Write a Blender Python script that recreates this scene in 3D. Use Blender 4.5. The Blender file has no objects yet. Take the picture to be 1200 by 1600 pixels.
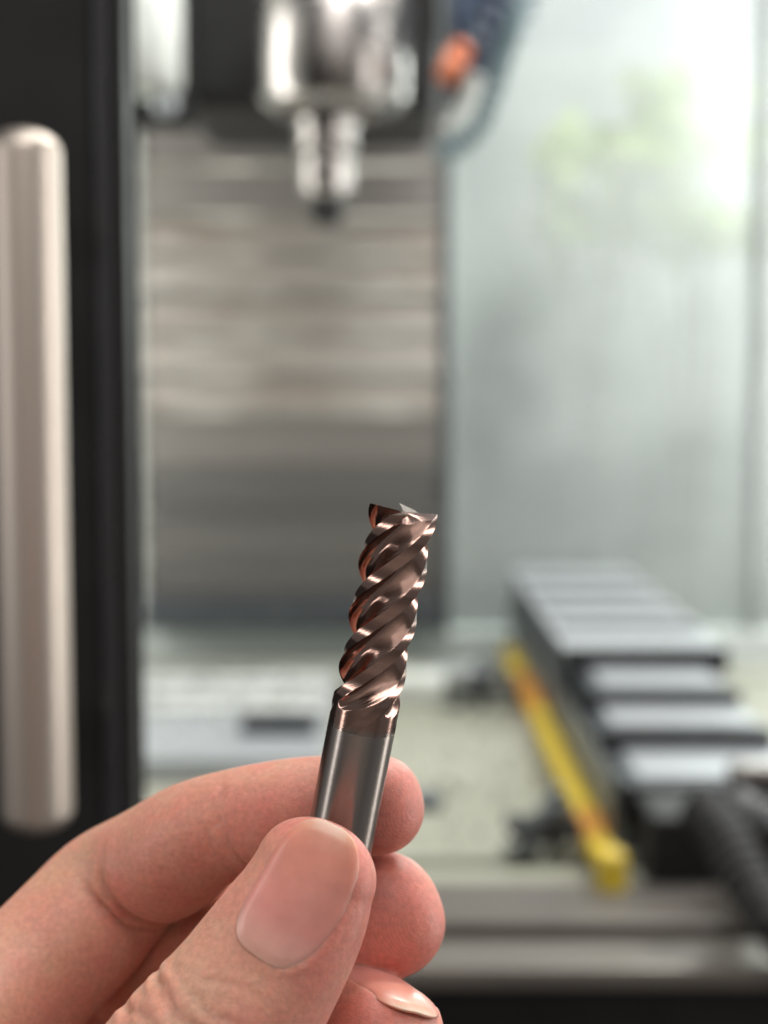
import bpy, bmesh, math, random
import numpy as np
from mathutils import Vector, Matrix
R_ = math.radians
S = bpy.context.scene
C = S.collection

# ---------------------------------------------------------------- camera
FPX = 2400.0                      # focal length in pixels of the 1200 x 1600 photograph
PITCH = R_(5.0)
CAM = Vector((0.0, 0.0, 0.25))    # 0.25 m above the machine table (z = 0)
cam_d = bpy.data.cameras.new('camera')
cam = bpy.data.objects.new('camera', cam_d); C.objects.link(cam)
cam.location = CAM
cam.rotation_euler = (math.pi/2 - PITCH, 0, 0)
cam_d.sensor_fit = 'VERTICAL'; cam_d.sensor_height = 36.0; cam_d.sensor_width = 27.0
cam_d.lens = 36.0 * FPX / 1600.0
cam_d.clip_start = 0.01; cam_d.clip_end = 50
cam_d.dof.use_dof = True
cam_d.dof.focus_distance = 0.178
cam_d.dof.aperture_fstop = 14.5
S.camera = cam
S.render.resolution_x = 768; S.render.resolution_y = 1024

# ---------------------------------------------------------------- light
W = bpy.data.worlds.new('World'); S.world = W; W.use_nodes = True
bgn = W.node_tree.nodes['Background']
bgn.inputs[0].default_value = (0.86, 0.88, 0.90, 1); bgn.inputs[1].default_value = 0.24

def area(name, loc, target, sx, sy, power, col=(1, 1, 1)):
    l = bpy.data.lights.new(name, 'AREA'); l.shape = 'RECTANGLE'; l.size = sx; l.size_y = sy
    l.energy = power; l.color = col
    o = bpy.data.objects.new(name, l); C.objects.link(o); o.location = loc
    d = Vector(target) - Vector(loc)
    o.rotation_euler = d.to_track_quat('-Z', 'Y').to_euler()
    return o
area('window_light_right', (0.85, 0.42, 0.28), (0, 0.2, 0.18), 0.20, 1.0, 5.5, (1, 0.97, 0.93))
area('window_light_left', (-0.75, -0.02, 0.40), (0, 0.18, 0.2), 0.12, 0.7, 1.7, (1, 0.97, 0.95))
area('ceiling_light', (0.1, 0.30, 1.3), (0, 0.30, 0.2), 0.9, 0.3, 6, (1, 0.99, 0.96))
area('front_fill_light', (0.25, -0.85, 1.35), (0, 0.2, 0.1), 1.3, 0.8, 2.6, (1, 0.99, 0.97))  # added fill behind the camera, softens the front of the hand
area('reflection_wall_light', (0.2, -0.7, 1.7), (0, -1.7, 0.2), 1.6, 0.6, 22, (1, 0.98, 0.95))  # added lamp, brightens the unseen wall that the mill reflects
area('side_window_light_right', (0.58, 1.00, 0.32), (0, 1.25, 0.32), 0.20, 0.9, 3.6, (1, 1, 0.98))
area('side_window_light_left', (-0.55, 1.00, 0.32), (0.05, 1.35, 0.32), 0.16, 0.9, 4.2, (1, 0.99, 0.95))
area('machine_work_light', (0.15, 0.80, 1.05), (0.05, 1.4, 0.1), 0.7, 0.12, 8, (1, 1, 0.98))
area('pane_glow_light', (0.49, 1.64, 0.50), (0.33, 1.46, 0.44), 0.15, 0.34, 5.5, (1, 1, 0.98))  # small lamp added close behind the pane to make its bright glow
area('daylight_on_garden', (1.0, 1.85, 2.0), (0.6, 2.8, 0.5), 0.8, 0.8, 85, (1, 1, 0.95))

S.view_settings.view_transform = 'Standard'; S.view_settings.look = 'None'
S.view_settings.exposure = 0.0; S.view_settings.gamma = 1.0
try:
    S.cycles.use_denoising = True; S.cycles.denoiser = 'OPENIMAGEDENOISE'
except Exception: pass
S.cycles.max_bounces = 8; S.cycles.transparent_max_bounces = 12
S.cycles.caustics_reflective = False; S.cycles.caustics_refractive = False
S.cycles.sample_clamp_indirect = 6

# ---------------------------------------------------------------- helpers
CP, SP = math.cos(PITCH), math.sin(PITCH)
def cam2world(v):                 # camera frame (x right, y forward, z up; metres) to world
    x, y, z = v
    return Vector((x, y*CP + z*SP, -y*SP + z*CP)) + CAM
def pt(px, py, d):                # point of the photograph at depth d metres in front of the lens
    return cam2world(((px-600)/FPX*d, d, -(py-800)/FPX*d))
def at(px, py, Y):                # point of the photograph on the plane y = Y of the world
    x, z = (px-600)/FPX, -(py-800)/FPX
    w = Vector((x, CP + z*SP, -SP + z*CP))
    return CAM + w * (Y / w.y)

def ntree(name):
    m = bpy.data.materials.new(name); m.use_nodes = True
    nt = m.node_tree; nt.nodes.clear()
    out = nt.nodes.new('ShaderNodeOutputMaterial')
    return m, nt, out
def N(nt, t, **kw):
    n = nt.nodes.new(t)
    for k, v in kw.items():
        if k.startswith('i_'):
            key = k[2:]; n.inputs[int(key) if key.isdigit() else key.replace('_', ' ')].default_value = v
        else: setattr(n, k, v)
    return n
def L(nt, a, b): nt.links.new(a, b)
def rgba(c): return (c[0], c[1], c[2], 1)

def mat(name, col, rough=0.5, metal=0.0, col2=None, scale=20, stretch=(1, 1, 1), bump=0.0, bscale=None, rvar=0.12, detail=5, coat=0.0, spec=0.5):
    m, nt, out = ntree(name)
    p = N(nt, 'ShaderNodeBsdfPrincipled'); L(nt, p.outputs[0], out.inputs[0])
    p.inputs['Metallic'].default_value = metal; p.inputs['Coat Weight'].default_value = coat
    p.inputs['Specular IOR Level'].default_value = spec
    tc = N(nt, 'ShaderNodeTexCoord'); mp = N(nt, 'ShaderNodeMapping'); mp.inputs['Scale'].default_value = stretch
    L(nt, tc.outputs['Object'], mp.inputs[0])
    nz = N(nt, 'ShaderNodeTexNoise'); nz.inputs['Scale'].default_value = scale; nz.inputs['Detail'].default_value = detail
    L(nt, mp.outputs[0], nz.inputs['Vector'])
    mx = N(nt, 'ShaderNodeMix', data_type='RGBA')
    mx.inputs[6].default_value = rgba(col); mx.inputs[7].default_value = rgba(col2 or [c*0.75 for c in col])
    rp = N(nt, 'ShaderNodeMapRange'); rp.inputs[1].default_value = 0.35; rp.inputs[2].default_value = 0.65
    L(nt, nz.outputs['Fac'], rp.inputs[0]); L(nt, rp.outputs[0], mx.inputs[0]); L(nt, mx.outputs[2], p.inputs['Base Color'])
    rr = N(nt, 'ShaderNodeMapRange'); rr.inputs[3].default_value = max(0.02, rough-rvar); rr.inputs[4].default_value = min(1, rough+rvar)
    L(nt, nz.outputs['Fac'], rr.inputs[0]); L(nt, rr.outputs[0], p.inputs['Roughness'])
    if bump:
        n2 = N(nt, 'ShaderNodeTexNoise'); n2.inputs['Scale'].default_value = bscale or scale*4; n2.inputs['Detail'].default_value = 4
        L(nt, mp.outputs[0], n2.inputs['Vector'])
        b = N(nt, 'ShaderNodeBump'); b.inputs['Strength'].default_value = bump; b.inputs['Distance'].default_value = 0.001
        L(nt, n2.outputs['Fac'], b.inputs['Height']); L(nt, b.outputs[0], p.inputs['Normal'])
    return m

def link(name, me, m=None, parent=None):
    o = bpy.data.objects.new(name, me); C.objects.link(o)
    if m and not me.materials: me.materials.append(m)
    if parent: o.parent = parent
    return o
def empty(name, loc, label, cat, group=None, rz=0):
    o = bpy.data.objects.new(name, None); C.objects.link(o); o.empty_display_size = 0.02
    o.location = loc; o.rotation_euler = (0, 0, rz); tag(o, label, cat, group); return o
def tag(o, label=None, cat=None, group=None, kind=None):
    if label: o['label'] = label
    if cat: o['category'] = cat
    if group: o['group'] = group
    if kind: o['kind'] = kind
    return o

def box_bm(bm, c, s, bevel=0.0, rz=0.0, rx=0.0, ry=0.0, seg=2):
    r = bmesh.ops.create_cube(bm, size=1.0)
    vs = r['verts']
    M = Matrix.Translation(c) @ Matrix.Rotation(rz, 4, 'Z') @ Matrix.Rotation(ry, 4, 'Y') @ Matrix.Rotation(rx, 4, 'X') @ Matrix.Diagonal((s[0], s[1], s[2], 1))
    bmesh.ops.transform(bm, matrix=M, verts=vs)
    if bevel:
        es = list({e for v in vs for e in v.link_edges})
        bmesh.ops.bevel(bm, geom=es, offset=bevel, segments=seg, affect='EDGES', profile=0.6)
def lathe_bm(bm, prof, seg=48, axis_pt=(0, 0, 0), ang=None):   # prof: [(r, z)]
    rings = []
    for r, z in prof:
        if r < 1e-6: rings.append([bm.verts.new((axis_pt[0], axis_pt[1], axis_pt[2]+z))])
        else: rings.append([bm.verts.new((axis_pt[0]+r*math.cos(2*math.pi*i/seg), axis_pt[1]+r*math.sin(2*math.pi*i/seg), axis_pt[2]+z)) for i in range(seg)])
    for A, B in zip(rings, rings[1:]):
        if len(A) == 1 and len(B) == 1: continue
        for i in range(seg):
            j = (i+1) % seg
            if len(A) == 1: f = bm.faces.new((A[0], B[j], B[i]))
            elif len(B) == 1: f = bm.faces.new((A[i], A[j], B[0]))
            else: f = bm.faces.new((A[i], A[j], B[j], B[i]))
            f.smooth = True
def tube_bm(bm, pts, rad, seg=16, cap=True, smooth=True):
    pts = [Vector(p) for p in pts]; n = len(pts)
    rad = rad if hasattr(rad, '__len__') else [rad]*n
    rings = []; up = None
    for i, p in enumerate(pts):
        t = (pts[min(i+1, n-1)] - pts[max(i-1, 0)]).normalized()
        if up is None:
            up = Vector((0, 0, 1)) if abs(t.z) < 0.9 else Vector((1, 0, 0))
        s = t.cross(up).normalized(); up = s.cross(t).normalized()
        rings.append([bm.verts.new(p + (s*math.cos(2*math.pi*k/seg) + up*math.sin(2*math.pi*k/seg))*rad[i]) for k in range(seg)])
    for A, B in zip(rings, rings[1:]):
        for i in range(seg):
            f = bm.faces.new((A[i], A[(i+1) % seg], B[(i+1) % seg], B[i])); f.smooth = smooth
    if cap:
        bm.faces.new(rings[0][::-1]); bm.faces.new(rings[-1])
def smooth_path(pts, n=12):
    P = [np.array(p, float) for p in pts]; P = [2*P[0]-P[1]] + P + [2*P[-1]-P[-2]]
    out = []
    for i in range(1, len(P)-2):
        for k in range(n):
            t = k/n
            out.append(0.5*((2*P[i]) + (-P[i-1]+P[i+1])*t + (2*P[i-1]-5*P[i]+4*P[i+1]-P[i+2])*t*t + (-P[i-1]+3*P[i]-3*P[i+1]+P[i+2])*t**3))
    out.append(P[-2]); return [tuple(o) for o in out]
def done(name, bm, m=None, parent=None, fixn=True):
    if fixn: bmesh.ops.recalc_face_normals(bm, faces=bm.faces)
    me = bpy.data.meshes.new(name); bm.to_mesh(me); bm.free()
    return link(name, me, m, parent)
def box(name, lo, hi, m, parent=None, bevel=0.0, **kw):
    lo = Vector(lo); hi = Vector(hi)
    off = Vector((0, 0, 0)) if parent is None else parent.location
    bm = bmesh.new(); box_bm(bm, (lo+hi)/2 - off, hi-lo, bevel, **kw)
    return done(name, bm, m, parent)

# ================================================================ MATERIALS
M = {}
M['pale_paint'] = mat('pale_paint', (0.60, 0.63, 0.60), 0.35, col2=(0.54, 0.58, 0.55), scale=3, bump=0.05)
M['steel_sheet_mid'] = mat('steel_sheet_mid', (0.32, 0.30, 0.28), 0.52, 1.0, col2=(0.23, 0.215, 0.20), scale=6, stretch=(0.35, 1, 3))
M['steel_sheet_dark'] = mat('steel_sheet_dark', (0.24, 0.228, 0.218), 0.5, 1.0, col2=(0.15, 0.145, 0.14), scale=6, stretch=(0.35, 1, 3))  # same sheet steel in a darker tone, for the lower plates
M['steel_sheet'] = mat('steel_sheet', (0.56, 0.53, 0.49), 0.52, 1.0, col2=(0.33, 0.285, 0.25), scale=8, stretch=(0.9, 1, 2.0), detail=6, rvar=0.16)
M['steel_bright'] = mat('steel_bright', (0.46, 0.48, 0.50), 0.34, 0.45, col2=(0.36, 0.38, 0.40), scale=9, stretch=(1, 4, 1))
M['steel_dark'] = mat('steel_dark', (0.11, 0.12, 0.13), 0.4, 0.7, scale=25)
M['chrome'] = mat('chrome', (0.40, 0.37, 0.355), 0.27, 1.0, col2=(0.33, 0.305, 0.29), scale=15, rvar=0.04)
M['black'] = mat('black', (0.010, 0.0095, 0.010), 0.5, 0, col2=(0.014, 0.0135, 0.014), scale=40, spec=0.3)
M['black_gloss'] = mat('black_gloss', (0.025, 0.025, 0.028), 0.25, 0, scale=40)
M['handle_metal'] = mat('handle_metal', (0.54, 0.47, 0.41), 0.46, 0.95, col2=(0.48, 0.42, 0.37), scale=12, stretch=(3, 3, 0.3), rvar=0.05)
M['table'] = mat('table', (0.37, 0.37, 0.31), 0.38, 0.15, col2=(0.26, 0.26, 0.205), scale=7, detail=6)
M['tray'] = mat('tray', (0.10, 0.085, 0.072), 0.45, 0.4, col2=(0.12, 0.11, 0.10), scale=8)
M['yellow'] = mat('yellow', (0.66, 0.48, 0.03), 0.5, 0, col2=(0.45, 0.31, 0.03), scale=60)
M['orange'] = mat('orange', (0.62, 0.17, 0.07), 0.4, 0, scale=60)
M['orange_tape'] = mat('orange_tape', (0.62, 0.27, 0.03), 0.45, 0, scale=60)
M['hose_blue'] = mat('hose_blue', (0.04, 0.06, 0.10), 0.4, 0, scale=60)
M['hose_teal'] = mat('hose_teal', (0.10, 0.15, 0.16), 0.4, 0, scale=60)
M['white_plastic'] = mat('white_plastic', (0.62, 0.64, 0.60), 0.35, 0, scale=40)
M['garden_paint'] = mat('garden_paint', (0.31, 0.33, 0.325), 0.8, scale=3)
M['post_paint'] = mat('post_paint', (0.42, 0.44, 0.43), 0.5, scale=9)
M['worn_edge'] = mat('worn_edge', (0.44, 0.42, 0.38), 0.45, 0.5, col2=(0.24, 0.225, 0.20), scale=10, stretch=(1.5, 1, 1), detail=4)
M['leaf'] = mat('leaf', (0.22, 0.33, 0.04), 0.5, 0, col2=(0.38, 0.46, 0.06), scale=5)
_nt = M['leaf'].node_tree; _p = [n for n in _nt.nodes if n.type == 'BSDF_PRINCIPLED'][0]; _o = [n for n in _nt.nodes if n.type == 'OUTPUT_MATERIAL'][0]
_t = _nt.nodes.new('ShaderNodeBsdfTranslucent'); _t.inputs[0].default_value = (0.58, 0.72, 0.12, 1); _m = _nt.nodes.new('ShaderNodeMixShader'); _m.inputs[0].default_value = 0.45
_nt.links.new(_p.outputs[0], _m.inputs[1]); _nt.links.new(_t.outputs[0], _m.inputs[2]); _nt.links.new(_m.outputs[0], _o.inputs[0])
M['bark'] = mat('bark', (0.12, 0.09, 0.06), 0.8, 0, scale=40)

# outside daylight sheet
def emis(name, col, st):
    m, nt, out = ntree(name); e = N(nt, 'ShaderNodeEmission'); e.inputs[0].default_value = rgba(col); e.inputs[1].default_value = st
    L(nt, e.outputs[0], out.inputs[0]); return m
M['sky'] = emis('sky', (0.90, 0.97, 1.0), 0.52)

# dirty acrylic
m, nt, out = ntree('dirty_acrylic'); M['acrylic'] = m
tr = N(nt, 'ShaderNodeBsdfTransparent'); tr.inputs[0].default_value = (0.93, 0.97, 0.96, 1)
tl = N(nt, 'ShaderNodeBsdfTranslucent'); tl.inputs[0].default_value = (0.60, 0.62, 0.61, 1)
df = N(nt, 'ShaderNodeBsdfDiffuse'); df.inputs[0].default_value = (0.56, 0.58, 0.57, 1)
gl = N(nt, 'ShaderNodeBsdfGlossy'); gl.inputs['Roughness'].default_value = 0.25; gl.inputs[0].default_value = (0.9, 0.9, 0.9, 1)
a1 = N(nt, 'ShaderNodeMixShader'); a1.inputs[0].default_value = 0.5; L(nt, tl.outputs[0], a1.inputs[1]); L(nt, df.outputs[0], a1.inputs[2])
a2 = N(nt, 'ShaderNodeMixShader')
tc = N(nt, 'ShaderNodeTexCoord'); nz = N(nt, 'ShaderNodeTexNoise'); nz.inputs['Scale'].default_value = 7; nz.inputs['Detail'].default_value = 6
L(nt, tc.outputs['Object'], nz.inputs[0]); rg = N(nt, 'ShaderNodeMapRange'); rg.inputs[1].default_value = 0.3; rg.inputs[2].default_value = 0.7; rg.inputs[3].default_value = 0.58; rg.inputs[4].default_value = 0.84
L(nt, nz.outputs[0], rg.inputs[0]); L(nt, rg.outputs[0], a2.inputs[0]); L(nt, a1.outputs[0], a2.inputs[1]); L(nt, tr.outputs[0], a2.inputs[2])
a3 = N(nt, 'ShaderNodeMixShader'); a3.inputs[0].default_value = 0.06; L(nt, a2.outputs[0], a3.inputs[1]); L(nt, gl.outputs[0], a3.inputs[2])
L(nt, a3.outputs[0], out.inputs[0])

# ================================================================ ENCLOSURE / SETTING
YB = 1.46                                   # back wall
XC = at(700, 600, YB).x                     # where the painted wall ends and the window begins
XW = at(1186, 800, YB).x
b = box('back_wall', (-0.60, YB, -0.30), (XC, YB+0.03, 0.95), M['pale_paint']); tag(b, kind='structure')
b = box('enclosure_floor', (-0.9, 0.10, -0.33), (0.9, YB+0.05, -0.30), M['tray']); tag(b, kind='structure')
b = box('left_wall', (-0.63, 0.62, -0.30), (-0.60, YB+0.03, 0.95), M['pale_paint']); tag(b, kind='structure')
b = box('right_wall', (0.62, 0.85, -0.30), (0.65, YB+0.03, 0.95), M['pale_paint']); tag(b, kind='structure')

b = box('reflection_wall', (-3.4, -1.7, -1.6), (3.4, -1.6, 3.0), mat('reflection_wall_paint', (0.55, 0.51, 0.48), 0.7, scale=2)); tag(b, kind='structure')  # unseen wall added behind the camera for the mill's reflections
# window with greenery outside
win = empty('acrylic_window', ((XC+XW)/2, YB, 0.0), 'tall hazy acrylic window panel right of the column cover with greenery showing through', 'window')
box('pane', (XC+0.004, YB+0.006, 0.008), (XW-0.004, YB+0.012, 0.93), M['acrylic'], win)
box('pane', (XW+0.004, YB+0.006, 0.008), (0.58, YB+0.012, 0.93), M['acrylic'], win)
box('frame', (XW-0.004, YB-0.006, 0.008), (XW+0.004, YB+0.018, 0.93), M['post_paint'], win, bevel=0.002)
box('sill', (XC+0.002, YB-0.010, -0.30), (0.615, YB+0.02, 0.008), M['pale_paint'], win, bevel=0.002)
box('frame', (XC+0.004, YB-0.003, 0.93), (0.58, YB+0.02, 0.95), M['pale_paint'], win)
s = box('sky', (-1.5, 4.0, -1.5), (3.5, 4.05, 3.2), M['sky']); tag(s, kind='structure')

def shrub(cx, cy, cz, rx, ry, rz, n, label, seed):
    random.seed(seed)
    root = empty('leafy_shrub', (cx, cy, cz-rz-0.5), label, 'shrub', 'shrubs outside the window')
    bm = bmesh.new()
    for _ in range(n):
        while True:
            p = Vector((random.uniform(-1, 1), random.uniform(-1, 1), random.uniform(-1, 1)))
            if 0.25 < p.length < 1 and (math.sin(p.x*7+seed)+math.sin(p.z*8+seed*2)+math.sin(p.y*4)) > 0.25: break
        p = Vector((p.x*rx, p.y*ry, p.z*rz+rz+0.5))
        a = Vector((random.gauss(0, 1), random.gauss(0, 1), random.gauss(0, 1))).normalized()
        bb = a.cross(Vector((random.gauss(0, 1), random.gauss(0, 1), random.gauss(0, 1)))).normalized()
        l = random.uniform(0.03, 0.055)
        v = [bm.verts.new(p + a*l), bm.verts.new(p + bb*l*0.45), bm.verts.new(p - a*l), bm.verts.new(p - bb*l*0.45)]
        bm.faces.new(v)
    done('foliage', bm, M['leaf'], root, fixn=False)['kind'] = 'stuff'
    bm = bmesh.new()
    for k in range(4):
        a = k*1.6
        tube_bm(bm, smooth_path([(0.01*math.cos(a), 0.01*math.sin(a), -0.9), (0.06*rx*math.cos(a), 0.05*math.sin(a), 0.1), (0.5*rx*math.cos(a), 0.4*ry*math.sin(a), rz*1.2+0.5)]), 0.0035, 6)
    done('stem', bm, M['bark'], root)
gw = box('garden_wall', (-0.6, 3.2, -1.2), (2.6, 3.3, at(0, 70, 3.2).z), M['garden_paint'], None); tag(gw, 'pale garden wall dimly seen through the hazy window, below the shrubs', 'wall')
p = at(1085, 270, 2.7); shrub(p.x, p.y, p.z, 0.27, 0.14, 0.17, 430, 'sunlit green shrub seen through the upper part of the hazy window', 3)
p = at(925, 310, 2.9); shrub(p.x, p.y, p.z, 0.13, 0.10, 0.16, 130, 'small thin green shrub seen through the hazy window, left of the big one', 5)

# ---------------------------------------------------------------- column way cover
X0, X1 = at(226, 600, 1.42).x, at(688, 600, 1.42).x
cov = empty('column_way_cover', ((X0+X1)/2, 1.44, at(400, 985, 1.42).z), 'grey telescopic steel cover with horizontal plates behind the spindle', 'way cover')
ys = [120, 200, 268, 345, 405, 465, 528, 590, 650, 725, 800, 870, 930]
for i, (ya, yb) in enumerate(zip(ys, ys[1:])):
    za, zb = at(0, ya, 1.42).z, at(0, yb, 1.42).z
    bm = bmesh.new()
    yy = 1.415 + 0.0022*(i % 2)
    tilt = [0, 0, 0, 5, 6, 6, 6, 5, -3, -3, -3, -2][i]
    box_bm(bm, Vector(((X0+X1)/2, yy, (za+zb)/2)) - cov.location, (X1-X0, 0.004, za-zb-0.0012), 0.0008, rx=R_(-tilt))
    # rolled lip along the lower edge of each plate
    pl_ = done('cover_plate', bm, M[{0: 'steel_sheet_mid', 1: 'steel_sheet_mid', 2: 'steel_sheet_mid', 8: 'steel_sheet_mid', 9: 'steel_sheet_dark', 10: 'steel_sheet_dark', 11: 'steel_sheet_dark'}.get(i, 'steel_sheet')], cov)
    if 1 <= i <= 7:
        bm = bmesh.new(); tube_bm(bm, [Vector((X0, yy-0.004, zb+0.003))-cov.location, Vector((X1, yy-0.004, zb+0.003))-cov.location], 0.0042, 10)
        done('lip', bm, M['worn_edge'], pl_)
box('wiper_rail', (X0-0.001, 1.395, at(0, 985, 1.40).z), (X1+0.001, 1.43, at(0, 932, 1.40).z), M['steel_dark'], cov, bevel=0.004)
box('side_rail', (X0-0.005, 1.41, at(0, 985, 1.42).z), (X0-0.0005, 1.445, 0.62), M['white_plastic'], cov)
box('side_rail', (X1+0.0005, 1.41, at(0, 985, 1.42).z), (X1+0.007, 1.445, 0.62), M['steel_dark'], cov)

# ---------------------------------------------------------------- spindle head and tool
YS = 1.05
pc = at(522, 100, YS)
head = empty('spindle', (pc.x, YS, at(0, 175, YS).z), 'polished round spindle nose hanging from the dark machine head', 'spindle')
z0 = lambda py: at(0, py, YS).z - head.location.z
px = YS/FPX
bm = bmesh.new()
lathe_bm(bm, [(0.0, z0(178)), (0.030, z0(178)), (95*px, z0(176)), (112*px, z0(158)), (114*px, z0(120)), (114*px, z0(-110)), (0, z0(-110))], 64)
done('nose', bm, M['chrome'], head)
bm = bmesh.new()
for k in range(6):
    a = k*math.pi/3 + 0.4
    lathe_bm(bm, [(0, z0(181)), (0.0032, z0(181)), (0.0032, z0(177))], 12, (0.037*math.cos(a), 0.037*math.sin(a), 0))
done('bolt', bm, M['steel_dark'], head)['kind'] = 'stuff'
hx0, hx1 = at(285, 0, YS+0.10).x, at(835, 0, YS+0.10).x
hd = box('headstock', (hx0, YS+0.07, at(0, 178, YS+0.10).z), (hx1-0.07, YS+0.28, 0.80), M['black'], bevel=0.01)
tag(hd, 'black cast machine head behind the polished spindle nose', 'machine head')
tool = empty('tool_holder', (at(510, 250, YS).x, YS, at(0, 180, YS).z), 'small shiny collet tool holder with dark bit under the spindle nose', 'tool holder')
zt = lambda py: at(0, py, YS).z - tool.location.z
bm = bmesh.new()
lathe_bm(bm, [(0, zt(179)), (44*px, zt(179)), (46*px, zt(186)), (46*px, zt(205)), (40*px, zt(212)), (45*px, zt(219)), (45*px, zt(232)), (40*px, zt(240)), (0, zt(240))], 48)
done('flange', bm, M['chrome'], tool)
bm = bmesh.new()
lathe_bm(bm, [(0, zt(240)), (38*px, zt(240)), (39*px, zt(250)), (39*px, zt(296)), (32*px, zt(310)), (0, zt(311))], 48)
done('collet_nut', bm, M['chrome'], tool)
bm = bmesh.new()
lathe_bm(bm, [(0, zt(310)), (27*px, zt(310)), (27*px, zt(340)), (16*px, zt(352)), (0, zt(353))], 24)
done('drill_bit', bm, M['black'], tool)

# white block beside the head
pb = at(236, 70, 0.98)
bl = empty('pale_cylinder', (pb.x, 0.98, at(0, 150, 0.98).z), 'pale round-bottomed cylinder hanging beside the black post at top left', 'cylinder')
q = 0.98/FPX
bm = bmesh.new(); lathe_bm(bm, [(0, 0), (32*q, 0), (44*q, 8*q), (48*q, 24*q), (48*q, 260*q), (0, 260*q)], 40)
done('body', bm, M['white_plastic'], bl)
bm = bmesh.new(); lathe_bm(bm, [(0, -26*q), (14*q, -26*q), (18*q, -20*q), (18*q, 0.0005), (0, 0.0005)], 24, (22*q, 0, 0))
done('nozzle', bm, M['steel_bright'], bl)
b = box('head_bracket', (at(180, 0, 1.1).x, 1.10, at(0, 195, 1.1).z), (at(300, 0, 1.1).x, 1.13, 0.78), M['black'], bevel=0.004)
tag(b, 'dark steel bracket behind the pale cylinder at top left', 'bracket')

mb = box('coolant_manifold', (at(706, 0, 1.10).x, 1.10, at(0, 48, 1.10).z), (at(826, 0, 1.10).x, 1.16, 0.62), M['hose_blue'], None, bevel=0.006)
tag(mb, 'dark blue block behind the cables at the top, right of the spindle', 'machine part')
# hoses
def hose(name, pts, r, m, label, cat, seg=16, ribs=None, extra=None):
    P = [at(*p) for p in pts]; base = P[0].copy()
    root = empty(name, base, label, cat)
    bm = bmesh.new(); path = smooth_path([p-base for p in P], 14)
    rad = r
    if ribs: rad = [r*(1+0.13*math.sin(i*ribs)) for i in range(len(path))]
    tube_bm(bm, path, rad, seg); done('tube', bm, m, root)
    return root, path
h1, pth = hose('coolant_hose', [(838, -60, 1.02), (812, 20, 1.0), (778, 120, 1.0), (752, 190, 1.0), (718, 225, 1.0), (682, 243, 1.0)], 0.0065, M['hose_teal'], 'thin grey-green coolant hose curving down beside the spindle', 'hose', ribs=1.4)
h2, pth = hose('cable_bundle', [(815, -60, 1.05), (790, 10, 1.04), (762, 60, 1.04), (742, 110, 1.05), (735, 150, 1.07)], 0.018, M['hose_blue'], 'thick dark blue cable bundle beside the spindle at the top', 'cable', ribs=1.1)
bm = bmesh.new()
tube_bm(bm, [at(716, 88, 1.01)-h2.location, at(693, 128, 1.01)-h2.location], [0.0085, 0.0068], 8); tube_bm(bm, [at(724, 74, 1.012)-h2.location, at(716, 88, 1.01)-h2.location], [0.007, 0.0075], 12)
done('connector', bm, M['orange'], h2)
h3, pth = hose('clear_tube', [(742, 118, 1.02), (733, 150, 1.02), (716, 190, 1.02), (700, 205, 1.02)], 0.0062, M['white_plastic'], 'short pale plastic tube below the orange connector', 'tube')

# ---------------------------------------------------------------- machine table
tb = empty('machine_table', (0, 1.0, -0.06), 'flat machining table wet with coolant, with T-slots running sideways', 'machine table')
slots = [0.775, 1.265]
edges = [0.745] + slots + [1.335]
for i in range(len(edges)-1):
    y0 = edges[i] + (0.007 if i else 0); y1 = edges[i+1] - (0.007 if i < len(edges)-2 else 0)
    box('top_strip', (-0.55, y0, -0.012), (0.55, y1, 0.0), M['table'], tb, bevel=0.0012)
box('slot_bed', (-0.549, 0.748, -0.06), (0.549, 1.333, -0.013), M['table'], tb)
sd = box('saddle', (-0.30, 1.335, -0.30), (0.30, 1.39, -0.02), M['pale_paint'], None, bevel=0.003)
tag(sd, 'pale painted ledge between the machining table and the column cover', 'ledge')

def blob_block(name, x0, x1, y0, y1, Y, depth, m, label, cat, h=None):
    zt_ = at(0, y0, Y).z; 
    b = box(name, (at(x0, 0, Y).x, Y, 0.0005), (at(x1, 0, Y).x, Y+depth, max(zt_, 0.008)), m, bevel=0.003)
    tag(b, label, cat); return b

def clamp(cx, cy, w, rot, label):
    r = empty('step_clamp', (cx, cy, 0.0005), label, 'clamp', 'clamps bolted on the machining table', rz=rot)
    bm = bmesh.new(); box_bm(bm, (0, 0, 0.014), (w, w*0.42, 0.009), 0.002, ry=R_(4)); done('clamp_bar', bm, M['black_gloss'], r)
    bm = bmesh.new()
    for k in range(4): box_bm(bm, (-w*0.36+k*0.004, 0, 0.0015+k*0.0025), (w*0.26-k*0.007, w*0.34, 0.003), 0.0004)
    done('step_block', bm, M['steel_dark'], r)
    bm = bmesh.new(); lathe_bm(bm, [(0, 0), (0.0045, 0), (0.0045, 0.034), (0.0035, 0.036), (0, 0.036)], 16); done('stud', bm, M['steel_dark'], r)
    bm = bmesh.new(); lathe_bm(bm, [(0, 0.0190), (0.0095, 0.0190), (0.0095, 0.0265), (0.008, 0.028), (0, 0.028)], 6)
    for f in bm.faces: f.smooth = False
    done('nut', bm, M['steel_dark'], r)
def tbl(px_, py_):       # point of the photograph on the table plane z = 0
    x, z = (px_-600)/FPX, -(py_-800)/FPX
    w = Vector((x, CP+z*SP, -SP+z*CP)); return CAM + w*(-CAM.z/w.z)
p = tbl(868, 1335); clamp(p.x, p.y, 0.052, 0.15, 'dark clamp beside the front end of the yellow strip')
p = tbl(752, 1105); clamp(p.x, p.y, 0.055, -0.1, 'dark clamp near the far end of the yellow strip')
p = tbl(668, 1262)
bm = bmesh.new(); lathe_bm(bm, [(0, 0), (0.010, 0), (0.010, 0.006), (0.007, 0.008), (0.006, 0.002), (0, 0.002)], 6)
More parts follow.
